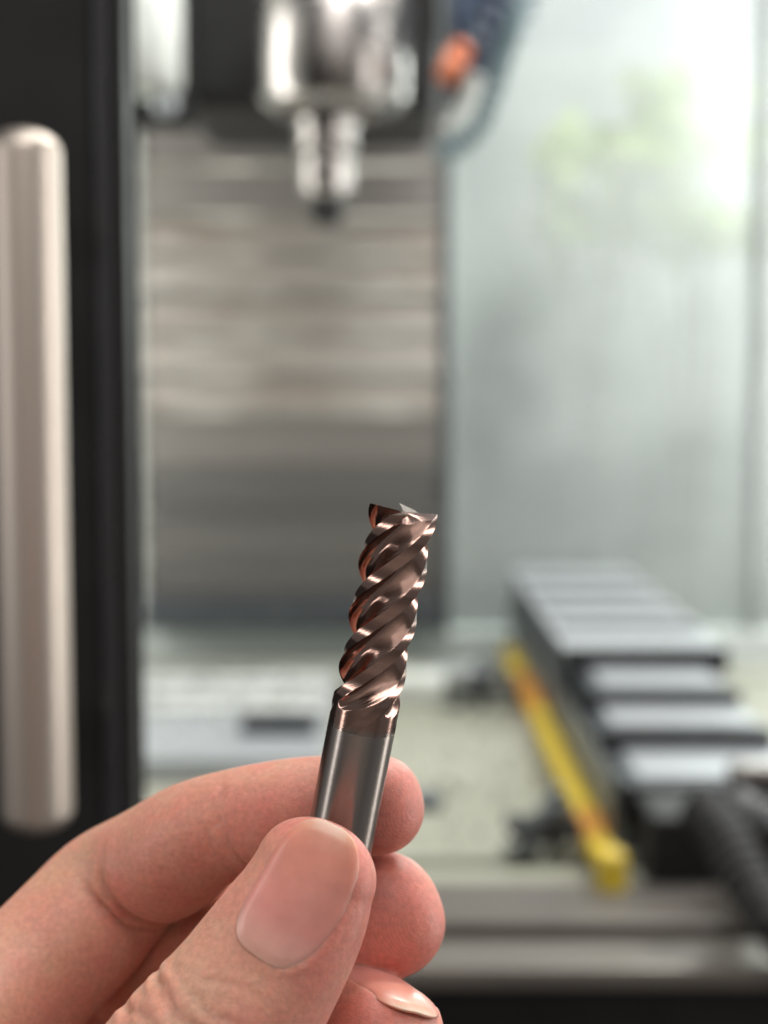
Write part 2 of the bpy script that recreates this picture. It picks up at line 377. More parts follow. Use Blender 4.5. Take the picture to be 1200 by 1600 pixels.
o = done('hex_nut', bm, M['steel_dark']); o.location = (p.x, p.y, 0.0005); tag(o, 'small dark nut lying on the table right of the index fingertip', 'nut')

def chips(name, cx, cy, z, rx, ry, n, seed, label):
    random.seed(seed); bm = bmesh.new()
    for _ in range(n):
        a = random.uniform(0, 6.28); q = math.sqrt(random.random())
        c = Vector((cx+rx*q*math.cos(a), cy+ry*q*math.sin(a), z)); t = random.uniform(0, 6.28); R0 = random.uniform(.0012, .003); w = random.uniform(.0008, .002)
        ring = []
        for k in range(6):
            b_ = k*0.8; p_ = Vector((R0*math.cos(b_), 0, R0+R0*math.sin(b_)-0.0002)); q_ = p_ + Vector((0.0006*k, w, 0))
            M_ = Matrix.Rotation(t, 3, 'Z'); ring.append((bm.verts.new(c+M_@p_), bm.verts.new(c+M_@q_)))
        for u, v in zip(ring, ring[1:]): bm.faces.new((u[0], v[0], v[1], u[1]))
    o = done(name, bm, M['chrome'], None, False); tag(o, kind='stuff'); return o
chips('metal_chips', 0.06, 0.95, 0.0005, 0.10, 0.16, 120, 2, '')
chips('metal_chips', -0.12, 1.10, 0.0168, 0.10, 0.12, 160, 7, '')
# workpiece plate on the left of the table
p0 = tbl(205, 1235); p1 = tbl(515, 1235)
wp = empty('fixture_plate', ((p0.x+p1.x)/2, 1.02, 0.0005), 'pale grey steel fixture plate lying on the left of the machining table', 'plate')
box('plate', (-0.22, 0.93, 0.0005), (tbl(512, 1180).x, 1.22, 0.016), M['steel_bright'], wp, bevel=0.002)
q = tbl(430, 1175)
box('recess_block', (at(368, 0, 1.0).x, 0.99, 0.0165), (at(490, 0, 1.0).x, 1.02, 0.026), M['steel_dark'], wp, bevel=0.002)
for k in range(3): box('ridge', (-0.21, 1.06+k*0.05, 0.0162), (tbl(500, 1180).x, 1.075+k*0.05, 0.020), M['white_plastic'], wp, bevel=0.001)
wb = box('gauge_block', (at(604, 0, 1.16).x, 1.16, 0.0005), (at(700, 0, 1.16).x, 1.20, 0.020), M['white_plastic'], None, bevel=0.002)
tag(wb, 'small white block on the table behind the end mill shank', 'block')
sw = empty('spare_rod', (at(0, 0, 1.30).x, 1.30, 0.01), 'shiny short steel bar lying across the far edge of the table', 'steel bar')
bm = bmesh.new(); tube_bm(bm, [at(670, 1052, 1.30)-sw.location, at(792, 1048, 1.30)-sw.location], 0.007, 16); done('bar', bm, M['steel_bright'], sw)
bm = bmesh.new(); tube_bm(bm, [at(742, 1049, 1.30)-sw.location, at(765, 1048, 1.30)-sw.location], 0.011, 16); done('collar', bm, M['steel_bright'], sw)

# ---------------------------------------------------------------- stepped telescopic cover with yellow strip
XL = 0.1180
st = empty('stepped_way_cover', (0.17, 1.05, 0.0), 'stepped telescopic steel cover descending towards the viewer at lower right', 'way cover')
stages = [(1.42, 0.995, 0.074, XL, 0.224), (0.995, 0.925, 0.060, XL+0.006, 0.216), (0.925, 0.865, 0.050, XL+0.003, 0.222), (0.865, 0.79, 0.038, XL+0.006, 0.30)]
for i, (ya, yb, zt_, xa, xb) in enumerate(stages):
    box('stage_top', (xa+(0.011 if i else 0), yb+(0.010 if i else 0.001), zt_-0.004), (xb-(0.006 if i else 0), ya-(0.004 if i else 0.002), zt_+(0.0015 if i else 0)), M['steel_bright'], st, bevel=0.001)
    box('stage_body', (xa+0.0025, yb+0.004, 0.0005), (xb-0.0025, ya-0.003, zt_-(0.0005 if i else 0.0042)), M['steel_dark'], st, bevel=0.001)
    box('stage_lip', (xa-0.0006, yb-0.006, zt_-0.0165), (xb+0.0006, yb-0.0003, zt_+0.0004), M['black_gloss'], st, bevel=0.0008)  # black lip: the shade on each riser is put into its colour
for k in range(4): box('rib', (XL+0.004, 1.07+k*0.085, 0.0745), (0.22, 1.082+k*0.085, 0.0800), M['steel_bright'], st, bevel=0.001)
for k in range(4): box('seam_strip', (XL+0.003, 1.063+k*0.085, 0.0742), (0.221, 1.0685+k*0.085, 0.0752), M['steel_dark'], st)
box('end_fitting', (0.178, 0.772, 0.0385), (0.215, 0.788, 0.052), M['chrome'], st, bevel=0.004)
box('front_block', (XL+0.012, 0.735, -0.008), (0.36, 0.7865, 0.036), M['black'], st, bevel=0.004)
box('side_plate', (XL-0.003, 0.755, 0.018), (XL-0.0008, 1.40, 0.050), M['steel_dark'], st, bevel=0.0005)
ys_ = empty('yellow_strip', (XL-0.006, 1.0, 0.008), 'long yellow safety strip along the foot of the stepped cover', 'safety strip')
box('strip', (XL-0.0150, 0.74, 0.0080), (XL-0.0035, 1.32, 0.0185), M['yellow'], ys_, bevel=0.002)
box('end_cap', (XL-0.0145, 0.724, -0.006), (XL+0.0005, 0.7395, 0.021), M['yellow'], ys_, bevel=0.0062, seg=4)
box('orange_band', (XL-0.0155, 0.765, 0.0076), (XL-0.003, 0.81, 0.0190), M['orange_tape'], ys_, bevel=0.002)
box('orange_band', (XL-0.0155, 1.07, 0.0076), (XL-0.003, 1.20, 0.0190), M['orange_tape'], ys_, bevel=0.002)
rh, pth = hose('drag_hose', [(1095, 1262, 0.70), (1130, 1305, 0.68), (1165, 1370, 0.66), (1215, 1450, 0.64), (1290, 1530, 0.63)], 0.0105, M['black'], 'thick black ribbed hose beside the stepped cover at lower right', 'hose', ribs=1.6)
rh2, pth = hose('drag_hose', [(1150, 1262, 0.73), (1180, 1280, 0.71), (1230, 1310, 0.70), (1300, 1340, 0.70)], 0.010, M['black_gloss'], 'short black hose with glossy highlights at the right edge, above the thick one', 'hose', ribs=1.6)

# ---------------------------------------------------------------- front apron (steps below the table)
ap = empty('front_apron', (0, 0.72, -0.3), 'brownish grey steel apron of horizontal ledges along the table front', 'apron')
def apron(y_top, y_bot, Y, depth, m):
    box('ledge', (-0.58, Y, at(0, y_bot, Y).z), (0.58, Y+depth, at(0, y_top, Y).z), m, ap, bevel=0.003)
apron(1398, 1447, 0.72, 0.02, M['tray'])
apron(1440, 1500, 0.68, 0.04, mat('ledge_paint', (0.13, 0.113, 0.098), 0.4, 0.3, scale=9))
apron(1512, 1548, 0.64, 0.036, mat('ledge_steel', (0.19, 0.17, 0.15), 0.35, 0.5, scale=9))
apron(1548, 1760, 0.66, 0.02, M['black'])

# ---------------------------------------------------------------- door edge with handle, near left
YD = 0.42
dr = empty('machine_door', (at(60, 0, YD).x, YD, -0.3), 'black sliding machine door edge with a long metal handle at the left', 'door')
box('door_panel', (-0.62, YD+0.006, -0.30), (at(133, 0, YD).x, YD+0.03, 0.62), M['black'], dr, bevel=0.002)
box('edge_strip', (at(134, 0, YD).x, YD+0.004, -0.30), (at(168, 0, YD).x, YD+0.028, 0.62), M['black_gloss'], dr, bevel=0.003)
box('seal', (at(169, 0, YD).x, YD+0.006, -0.30), (at(180, 0, YD).x, YD+0.026, 0.62), M['black'], dr, bevel=0.003)
hy = YD-0.035
xh = at(46, 700, hy).x; zt_, zb_ = at(0, 200, hy).z, at(0, 1300, hy).z
r_ = 58*hy/FPX
bm = bmesh.new()
prof = [(0, zb_-0.001)] + [(r_*math.sin(a), zb_+0.006-0.006*math.cos(a)) for a in [k*math.pi/16 for k in range(1, 9)]] + [(r_, zt_-0.006)] + [(r_*math.cos(a), zt_-0.006+0.006*math.sin(a)) for a in [k*math.pi/16 for k in range(1, 8)]] + [(0, zt_)]
lathe_bm(bm, prof, 48, (xh-dr.location.x, hy-dr.location.y, 0.3)); 
hn = done('handle', bm, M['handle_metal'], dr)
for z in (zt_-0.02, zb_+0.02):
    bm = bmesh.new(); tube_bm(bm, [Vector((xh, hy, z))-dr.location, Vector((xh-0.010, YD+0.007, z))-dr.location], 0.005, 16)
    o = done('handle_post', bm, M['handle_metal'], hn)

# ================================================================ END MILL
def build_mill():
    D = 4.0                                   # radius, mm
    LT = 50.0; LF = 19.9; LC = 26.6           # length, flute, coating (from the tip)
    # one tooth section, polar, going +theta from the cutting edge
    flute = [(1.0, 0), (0.91, -2.0), (0.80, -1.6), (0.69, 3), (0.61, 11), (0.58, 20), (0.595, 29), (0.645, 39), (0.725, 48.5), (0.825, 57), (0.935, 64.5)]
    fl = smooth_path([(r*math.cos(R_(a)), r*math.sin(R_(a)), 0) for r, a in flute], 4)
    pts = [(math.hypot(x, y), math.degrees(math.atan2(y, x))) for x, y, _ in fl]
    corners = [0, len(pts)-1]
    def chord(a, b, n):
        A = (a[0]*math.cos(R_(a[1])), a[0]*math.sin(R_(a[1]))); B = (b[0]*math.cos(R_(b[1])), b[0]*math.sin(R_(b[1])))
        o = []
        for k in range(1, n+1):
            x = A[0]+(B[0]-A[0])*k/n; y = A[1]+(B[1]-A[1])*k/n
            o.append((math.hypot(x, y), math.degrees(math.atan2(y, x))))
        return o
        pts += chord((0.935, 64.5), (1.0, 90), 8)[:-1]
    n1 = len(pts); sec = [(r, a+90*k) for k in range(4) for r, a in pts]; ns = len(sec)
    sharp_cols = {k*n1+c for k in range(4) for c in corners}
    PH = R_(8)
    def relief(phi, rr):
        a = (-phi) % 90.0
        if a > 88.5: a = 0 if phi % 90 < 0.01 else a
        arc = rr*D*R_(a)
        if a < 13: z = -arc*0.12
        elif a < 38: z = -rr*D*R_(13)*0.12 - rr*D*R_(a-13)*0.42
        else: z = -rr*D*(R_(13)*0.12+R_(25)*0.42) - 1.3*rr*math.sin(min(1, (a-38)/30)*math.pi/2)
        return z - 0.35*(1-rr)
    verts = []; rows = []
    def add(r, phi, z):
        th = R_(phi) + PH + (z-LT)/D
        verts.append((r*D*math.cos(th), r*D*math.sin(th), z)); return len(verts)-1
    zs = []
    z = LT - LF - 6.5
    nz = 220
    zl = [LT-LF-6.5 + (LF+6.5)*k/nz for k in range(nz+1)]
    H0 = LT-3.0
    for z in zl:
        row = []
        dz = (LT-LF) - z
        lift = 0 if dz <= 0 else 0.45*(dz/4.3)**1.6
        for r, a in sec:
            rr = min(1.0, r+lift)
            zz = z
            if z > H0: zz = H0 + (z-H0)*(LT+relief(a, r)-H0)/(LT-H0)
            row.append(add(rr, a, zz))
        rows.append(row)
    faces = []; sharp = set()
    for A, B in zip(rows, rows[1:]):
        for i in range(ns):
            j = (i+1) % ns; faces.append((A[i], A[j], B[j], B[i]))
            if i in sharp_cols: sharp.add((min(A[i], B[i]), max(A[i], B[i])))
    for i in range(ns): a, b2 = rows[-1][i], rows[-1][(i+1) % ns]; sharp.add((min(a, b2), max(a, b2)))
    # end face
    prev = rows[-1]
    for f in (0.88, 0.72, 0.55, 0.38, 0.2):
        row = [add(r*f, a, LT+relief(a, r*f)) for r, a in sec]
        for i in range(ns):
            j = (i+1) % ns; faces.append((prev[i], prev[j], row[j], row[i]))
        prev = row
    c = len(verts); verts.append((0, 0, LT-0.45))
    for i in range(ns): faces.append((prev[i], prev[(i+1) % ns], c))
    me = bpy.data.meshes.new('cutting_head'); me.from_pydata([(x*.001, y*.001, z*.001) for x, y, z in verts], [], faces)
    me.validate(); me.update()
    me.polygons.foreach_set('use_smooth', [True]*len(me.polygons))
    at_ = me.attributes.new('sharp_edge', 'BOOLEAN', 'EDGE')
    for e in me.edges:
        k = (min(e.vertices), max(e.vertices))
        if k in sharp: at_.data[e.index].value = True
    # faces of the end stay flat shaded
    nbody = (len(rows)-1)*ns
    for p in me.polygons:
        if p.index >= nbody: p.use_smooth = False
    bm = bmesh.new(); lathe_bm(bm, [(0, 0), (3.4, 0), (D, 0.6), (D, LT-LF-6.5+0.02), (0, LT-LF-6.5+0.02)], 128)
    bmesh.ops.scale(bm, vec=(.001, .001, .001), verts=bm.verts)
    return me, bm, LT, LC

def mill_material(name, r0, r1, aniso, bst=0.22):
    m, nt, out = ntree(name)
    p = N(nt, 'ShaderNodeBsdfPrincipled'); L(nt, p.outputs[0], out.inputs[0]); p.inputs['Metallic'].default_value = 1
    tc = N(nt, 'ShaderNodeTexCoord'); sp = N(nt, 'ShaderNodeSeparateXYZ'); L(nt, tc.outputs['Object'], sp.inputs[0])
    at2 = N(nt, 'ShaderNodeMath', operation='ARCTAN2'); L(nt, sp.outputs[1], at2.inputs[0]); L(nt, sp.outputs[0], at2.inputs[1])
    # scratch coordinate: ground in circles that climb a little
    ml = N(nt, 'ShaderNodeMath', operation='MULTIPLY'); ml.inputs[1].default_value = 0.0025; L(nt, at2.outputs[0], ml.inputs[0])
    ad = N(nt, 'ShaderNodeMath', operation='SUBTRACT'); L(nt, sp.outputs[2], ad.inputs[0]); L(nt, ml.outputs[0], ad.inputs[1])
    cb = N(nt, 'ShaderNodeCombineXYZ'); L(nt, ad.outputs[0], cb.inputs[0]); 
    ml2 = N(nt, 'ShaderNodeMath', operation='MULTIPLY'); ml2.inputs[1].default_value = 0.0004; L(nt, at2.outputs[0], ml2.inputs[0]); L(nt, ml2.outputs[0], cb.inputs[1])
    nz = N(nt, 'ShaderNodeTexNoise'); nz.inputs['Scale'].default_value = 5200; nz.inputs['Detail'].default_value = 3; L(nt, cb.outputs[0], nz.inputs[0])
    nb = N(nt, 'ShaderNodeTexNoise'); nb.inputs['Scale'].default_value = 900; nb.inputs['Detail'].default_value = 3; L(nt, tc.outputs['Object'], nb.inputs[0])
    nm = N(nt, 'ShaderNodeMath', operation='MULTIPLY_ADD'); L(nt, nb.outputs[0], nm.inputs[0]); nm.inputs[1].default_value = 0.0016; L(nt, sp.outputs[2], nm.inputs[2])
    cr = N(nt, 'ShaderNodeMapRange'); cr.inputs[1].default_value = 0.0243; cr.inputs[2].default_value = 0.0251; L(nt, nm.outputs[0], cr.inputs[0])
    mx = N(nt, 'ShaderNodeMix', data_type='RGBA'); mx.inputs[6].default_value = (0.31, 0.275, 0.25, 1)
    cc = N(nt, 'ShaderNodeMix', data_type='RGBA'); cc.inputs[6].default_value = (0.29, 0.18, 0.145, 1); cc.inputs[7].default_value = (0.38, 0.245, 0.205, 1)
    L(nt, nb.outputs[0], cc.inputs[0]); L(nt, cc.outputs[2], mx.inputs[7]); L(nt, cr.outputs[0], mx.inputs[0]); L(nt, mx.outputs[2], p.inputs['Base Color'])
    rr = N(nt, 'ShaderNodeMapRange'); rr.inputs[3].default_value = r0; rr.inputs[4].default_value = r1; L(nt, nz.outputs[0], rr.inputs[0]); L(nt, rr.outputs[0], p.inputs['Roughness'])
    bp = N(nt, 'ShaderNodeBump'); bp.inputs['Strength'].default_value = bst; bp.inputs['Distance'].default_value = 0.00005; L(nt, nz.outputs[0], bp.inputs['Height']); L(nt, bp.outputs[0], p.inputs['Normal'])
    if aniso:
        p.inputs['Anisotropic'].default_value = aniso; p.inputs['Anisotropic Rotation'].default_value = 0.25
        tg = N(nt, 'ShaderNodeTangent', direction_type='RADIAL', axis='Z'); L(nt, tg.outputs[0], p.inputs['Tangent'])
    return m
M['mill'] = mill_material('ground_coating', 0.09, 0.22, 0, 0.3)
M['mill_shank'] = mill_material('ground_shank', 0.24, 0.38, 0.75, 0.14)

me, bm_sh, LT, LC = build_mill()
DM = 0.183
tip = pt(631, 795, DM-0.006); low = pt(533, 1300, DM)
ax = (tip-low).normalized()
camr = cam2world((1, 0, 0)) - CAM
yv = ax.cross(camr).normalized(); xv = yv.cross(ax).normalized()
mill = empty('end_mill', tip - ax*LT*.001, 'bronze-coated four-flute end mill with bare steel shank, held upright between thumb and index finger', 'end mill')
RM = Matrix((xv, yv, ax)).transposed().to_4x4()
mill.rotation_euler = RM.to_euler()
link('cutting_head', me, M['mill'], mill)
sh = done('shank', bm_sh, M['mill_shank'], mill)
e = sh.data.attributes.new('sharp_edge', 'BOOLEAN', 'EDGE')
zmax = max(v.co.z for v in sh.data.vertices)
for ed in sh.data.edges:
    a, b2 = [sh.data.vertices[i].co for i in ed.vertices]
    if abs(a.z-b2.z) < 1e-7: e.data[ed.index].value = True

# ================================================================ HAND
def cf(px_, py_, d):                      # pixel + depth (mm) -> camera frame mm
    return np.array([(px_-600)/FPX*d, d, -(py_-800)/FPX*d])
def catmull(V, n):
    V = np.array(V, float); P = np.vstack([2*V[0]-V[1], V, 2*V[-1]-V[-2]]); out = []
    for i in range(1, len(P)-2):
        for k in range(n):
            t = k/n
            out.append(0.5*((2*P[i])+(-P[i-1]+P[i+1])*t+(2*P[i-1]-5*P[i]+4*P[i+1]-P[i+2])*t*t+(-P[i-1]+3*P[i]-3*P[i+1]+P[i+2])*t**3))
    out.append(P[-2]); return np.array(out)

class Limb:
    """centre line with width a, dorsal thickness bd, palmar thickness bp, dorsal vector; t in mm from the tip's cap centre backwards"""
    def __init__(s, ctrl, cap, step=0.6, n=2.25):
        # ctrl rows: px, py, d, a, bd, bp, dx, dy, dz
        V = [list(cf(*c[:3])) + list(c[3:]) for c in ctrl]
        D_ = catmull(V, 40)
        seg = np.linalg.norm(np.diff(D_[:, :3], axis=0), axis=1); L_ = np.r_[0, np.cumsum(seg)]
        m_ = int(L_[-1]/step)+1; q = np.linspace(0, L_[-1], m_)
        D_ = np.array([np.interp(q, L_, D_[:, k]) for k in range(D_.shape[1])]).T
        s.c = D_[:, :3]; s.T = np.gradient(s.c, axis=0); s.T /= np.linalg.norm(s.T, axis=1)[:, None]
        v = D_[:, 6:9]; v = v - (v*s.T).sum(1)[:, None]*s.T; s.V = v/np.linalg.norm(v, axis=1)[:, None]
        s.S = np.cross(s.T, s.V); s.ab = D_[:, 3:6]; s.ds = q[1]-q[0]; s.m = m_; s.cap = cap; s.len = L_[-1]; s.n = n
    def local(s, P):
        idx = np.empty(len(P), int)
        for k in range(0, len(P), 60000):
            p = P[k:k+60000]; d = (s.c**2).sum(1)[None]-2*p@s.c.T; idx[k:k+60000] = d.argmin(1)
        r = P - s.c[idx]; w = (r*s.T[idx]).sum(1)
        wc = np.clip(w, -0.6*s.ds, 0.6*s.ds)
        over = np.where(idx == s.m-1, np.maximum(w, 0), 0.0)
        under = np.where(idx == 0, np.maximum(-w, 0), 0.0)
        f = np.clip(idx + wc/s.ds, 0, s.m-1); i0 = np.minimum(f.astype(int), s.m-2); fr = (f-i0)[:, None]
        ab = s.ab[i0]*(1-fr)+s.ab[i0+1]*fr
        c_ = s.c[i0]*(1-fr)+s.c[i0+1]*fr
        V = s.V[i0]*(1-fr)+s.V[i0+1]*fr; S_ = s.S[i0]*(1-fr)+s.S[i0+1]*fr
        r = P-c_
        u = (r*S_).sum(1); v = (r*V).sum(1)
        t = (s.len - f*s.ds) - over        # distance back from the cap centre; negative inside the cap
        return t, u, v, over, under, ab
    def F(s, P):
        t, u, v, over, under, ab = s.local(P)
        b_ = np.where(v > 0, ab[:, 1], ab[:, 2]); a_ = ab[:, 0]
        n = s.n
        q = ((np.abs(u)/a_)**n + (np.abs(v)/b_)**n)**(1/n)
        q = (q**2.15 + (over/s.cap)**2.15 + (under/6.0)**2.15)**(1/2.15)
        rho = np.sqrt(u*u+v*v+over*over+under*under)
        rad = np.where(q > 1e-6, rho/np.maximum(q, 1e-6), np.minimum(a_, b_))
        return (q-1)*rad, t, np.arctan2(v, u)

# dorsal vectors in camera frame (x right, y away, z up)
IDX = Limb([(-200, 1760, 184, 11.5, 9.5, 10.5, -.5, .75, .5),
            (-35, 1600, 197, 10.0, 8.8, 9.6, -.5, .75, .5),
            (78, 1492, 204, 9.3, 8.4, 9.0, -.5, .75, .5),
            (178, 1396, 207, 8.6, 8.2, 8.0, -.4, .8, .4),
            (255, 1340, 202, 7.7, 7.2, 7.8, -.2, .9, .35),
            (335, 1296, 196.5, 7.05, 6.4, 6.6, -.1, .95, .25),
            (430, 1276, 194, 6.85, 5.8, 6.4, 0, .97, .22),
            (520, 1262, 193, 6.5, 5.4, 6.3, 0, .97, .22),
            (590, 1256, 192, 6.0, 5.0, 6.0, 0, .97, .22)], 5.9)
MID = Limb([(-180, 1890, 196, 11.5, 9.5, 10.5, -.5, .75, .3),
            (0, 1710, 212, 9.8, 8.8, 9.2, -.5, .75, .3),
            (165, 1560, 222, 9.0, 8.4, 8.6, -.4, .8, .3),
            (300, 1500, 213, 8.2, 7.6, 8.2, -.2, .9, .25),
            (400, 1466, 205, 8.0, 7.2, 7.4, -.1, .95, .2),
            (500, 1445, 198.5, 8.4, 7.0, 7.4, 0.1, .97, .15),
            (592, 1432, 195, 8.2, 6.6, 7.2, .15, .97, .15)], 8.3)
RNG = Limb([(-130, 2080, 206, 11, 9.5, 10, -.5, .75, .2),
            (60, 1900, 222, 9.4, 8.6, 8.8, -.5, .75, .2),
            (240, 1760, 226, 8.6, 8.2, 8.2, -.3, .9, .3),
            (400, 1690, 210, 8.0, 7.4, 7.8, .2, .8, .5),
            (500, 1606, 198, 7.8, 6.6, 7.4, .55, -.10, .8),
            (556, 1594, 190, 7.6, 6.4, 7.2, .56, -.5, .68),
            (600, 1622, 183, 7.4, 6.4, 6.8, .56, -.62, .62)], 6.0)
PNK = Limb([(-60, 2270, 216, 10, 9, 9, -.5, .75, .1),
            (130, 2080, 228, 8.0, 7.6, 7.8, -.4, .8, .1),
            (280, 1960, 224, 7.4, 7.0, 7.2, -.1, .9, .2),
            (400, 1900, 208, 6.8, 6.2, 6.6, .3, .8, .3),
            (450, 1880, 198, 6.2, 5.4, 6.0, .4, .7, .4)], 6)
THB = Limb([(-10, 2420, 188, 15, 13, 14, -.5, -.8, .1),
            (60, 2060, 176, 12.5, 11, 12, -.4, -.85, .1),
            (170, 1860, 172, 11.2, 9.6, 10.5, -.33, -.9, .12),
            (262, 1722, 170, 10.9, 8.8, 9.5, -.30, -.92, .15),
            (350, 1606, 170, 9.8, 7.8, 8.6, -.28, -.93, .18),
            (416, 1507, 171, 8.75, 7.0, 8.2, -.34, -.92, .2),
            (464, 1425, 171.5, 7.8, 6.1, 7.8, -.22, -.94, .22),
            (490, 1368, 172, 7.05, 5.6, 6.9, -.16, -.95, .24)], 6.2)
# palm and wrist: broad limbs hidden below the frame
PALM = [Limb([(10, 3150, 232, 27, 20, 19, -.5, .8, .1), (-40, 2750, 214, 27, 17, 16, -.5, .8, .1), (-90, 2400, 205, 30, 14, 15, -.5, .8, .2), (-130, 2100, 202, 30, 12, 13, -.5, .8, .2), (-150, 1930, 200, 26, 10, 12, -.5, .8, .25)], 8, step=1.5),
        Limb([(-40, 2520, 200, 16, 14, 15, -.5, -.8, .1), (-60, 2250, 190, 15, 13, 14, -.5, -.8, .1), (-110, 1950, 192, 12, 12, 12, -.5, -.5, .1)], 10, step=1.5)]
FING = [IDX, MID, RNG, PNK, THB]
BONES = [(-250, 2900, 250)]
def smin(a, b, k):
    h = np.clip(0.5+0.5*(b-a)/k, 0, 1); return b*(1-h)+a*h-k*h*(1-h)
def hand_F(P, full=False):
    pf = None
    for q in PALM:
        f = q.F(P)[0]; pf = f if pf is None else smin(pf, f, 8)
    best = np.full(len(P), 1e9); fi = np.zeros(len(P), int); T_ = np.zeros(len(P)); A_ = np.zeros(len(P))
    for k, l in enumerate(FING):
        f, t, a = l.F(P)
        g = smin(f, pf, 9.0)
        m_ = g < best; best = np.where(m_, g, best)
        if full: fi[m_] = k; T_[m_] = t[m_]; A_[m_] = a[m_]
    best = best if not full else best
    return (best, fi, T_, A_) if full else best

def surface_nets(lo, hi, h, cf_=5):
    nc = np.ceil((np.array(hi)-lo)/(h*cf_)).astype(int)
    gx = [lo[k]+h*((cf_-1)/2)+np.arange(nc[k])*h*cf_ for k in range(3)]
    G = np.stack(np.meshgrid(*gx, indexing='ij'), -1).reshape(-1, 3)
    Fc = hand_F(G).reshape(nc)
    F = np.repeat(np.repeat(np.repeat(Fc, cf_, 0), cf_, 1), cf_, 2).astype(np.float32)
    near = np.abs(Fc) < h*cf_*1.6
    nn = np.repeat(np.repeat(np.repeat(near, cf_, 0), cf_, 1), cf_, 2)
    ii = np.argwhere(nn); P = lo + ii*h
    F[nn] = hand_F(P)
    s = F < 0
    # crossing cells
    c = [s[:-1, :-1, :-1], s[1:, :-1, :-1], s[:-1, 1:, :-1], s[1:, 1:, :-1], s[:-1, :-1, 1:], s[1:, :-1, 1:], s[:-1, 1:, 1:], s[1:, 1:, 1:]]
    any_ = np.zeros_like(c[0]); all_ = np.ones_like(c[0])
    for q in c: any_ |= q; all_ &= q
    act = any_ & ~all_
    cells = np.argwhere(act); vid = -np.ones(act.shape, int); vid[act] = np.arange(len(cells))
    corner = np.array([[0, 0, 0], [1, 0, 0], [0, 1, 0], [1, 1, 0], [0, 0, 1], [1, 0, 1], [0, 1, 1], [1, 1, 1]])
    edges = [(0, 1), (2, 3), (4, 5), (6, 7), (0, 2), (1, 3), (4, 6), (5, 7), (0, 4), (1, 5), (2, 6), (3, 7)]
    val = np.stack([F[cells[:, 0]+o[0], cells[:, 1]+o[1], cells[:, 2]+o[2]] for o in corner], 1)
    acc = np.zeros((len(cells), 3)); cnt = np.zeros(len(cells))
    for a, b_ in edges:
        va, vb = val[:, a], val[:, b_]; m_ = (va < 0) != (vb < 0)
        t = np.where(m_, va/np.where(m_, va-vb, 1), 0)
        acc += np.where(m_[:, None], corner[a]+(corner[b_]-corner[a])*t[:, None], 0); cnt += m_
    V = lo + (cells + acc/cnt[:, None])*h
    quads = []
    for axis in range(3):
        a0 = [slice(None)]*3; a1 = [slice(None)]*3; a0[axis] = slice(0, -1); a1[axis] = slice(1, None)
        d0 = s[tuple(a0)]; d1 = s[tuple(a1)]
        e_ = np.argwhere(d0 != d1)
        o1, o2 = [k for k in range(3) if k != axis]
        ok = (e_[:, o1] > 0) & (e_[:, o2] > 0) & (e_[:, o1] < act.shape[o1]) & (e_[:, o2] < act.shape[o2]); e_ = e_[ok]
        def vv(da, db):
            q = e_.copy(); q[:, o1] -= da; q[:, o2] -= db; return vid[q[:, 0], q[:, 1], q[:, 2]]
        Q = np.stack([vv(1, 1), vv(0, 1), vv(0, 0), vv(1, 0)], 1)
        inside = d0[e_[:, 0], e_[:, 1], e_[:, 2]]
        flip = ~inside if axis != 1 else inside
        Q[flip] = Q[flip][:, ::-1]; quads.append(Q)
    Q = np.vstack(quads); Q = Q[(Q >= 0).all(1)]
    return V, Q

HV = 0.5
allc = np.vstack([l.c for l in FING+PALM])
lo = np.array([allc[:, 0].min()-32, allc[:, 1].min()-22, allc[:, 2].min()-10]); hi = np.array([allc[:, 0].max()+16, allc[:, 1].max()+30, allc[:, 2].max()+16])
V, Q = surface_nets(lo, hi, HV)
def grad(P, e=0.05):
    g = np.stack([hand_F(P+np.eye(3)[k]*e)-hand_F(P-np.eye(3)[k]*e) for k in range(3)], 1)/(2*e)
    return g
g = grad(V); gn2 = np.maximum((g**2).sum(1), 0.2)
f = hand_F(V); V = V - np.clip(f/gn2, -0.3, 0.3)[:, None]*g
f, FI, TT, AA = hand_F(V, True)
NRM = g/np.maximum(np.linalg.norm(g, axis=1), 1e-6)[:, None]

# ---- relief: creases, folds and nail bed, in (t, angle) of each finger
def wrapdeg(a): return (a+180) % 360-180
AD = np.degrees(AA)
disp = np.zeros(len(V)); red = np.zeros(len(V))
rng = np.random.default_rng(4)
def crease(k, t0, a0, a1, depth, sig, wob=0.6, slant=0.0, ph=0.0):
    m_ = FI == k
    a = AD[m_]; mid = (a0+a1)/2; half = abs(a1-a0)/2
    da = wrapdeg(a-mid)
    tc_ = t0 + slant*da/90 + wob*np.sin(np.radians(da)*2.3+ph) + 0.3*wob*np.sin(np.radians(da)*7+ph*3)
    fade = np.clip((half-np.abs(da))/(0.35*half), 0, 1); fade = fade*fade*(3-2*fade)
    x = (TT[m_]-tc_)/sig
    disp[m_] += fade*(-depth*np.exp(-x*x) + 0.35*depth*np.exp(-((np.abs(x)-2.1)/1.2)**2))
# thumb IP-joint wrinkles (dorsal = 90 deg)
for (t0, dep, sg, sl, ph, a0, a1) in [(14.6, .14, .42, 1.8, 0, 50, 150), (16.6, .26, .48, -1.6, 1, 40, 165), (18.6, .42, .55, 1.4, 2.2, 25, 175), (20.7, .60, .62, -1.8, 3, 20, 185), (22.6, .55, .6, 1.6, 4.4, 20, 185), (24.6, .50, .6, -2.2, 5, 20, 180), (26.8, .35, .6, 1.2, 6, 25, 170)]:
    crease(4, t0, a0, a1, dep*0.72, sg*0.9, 0.8, sl, ph)
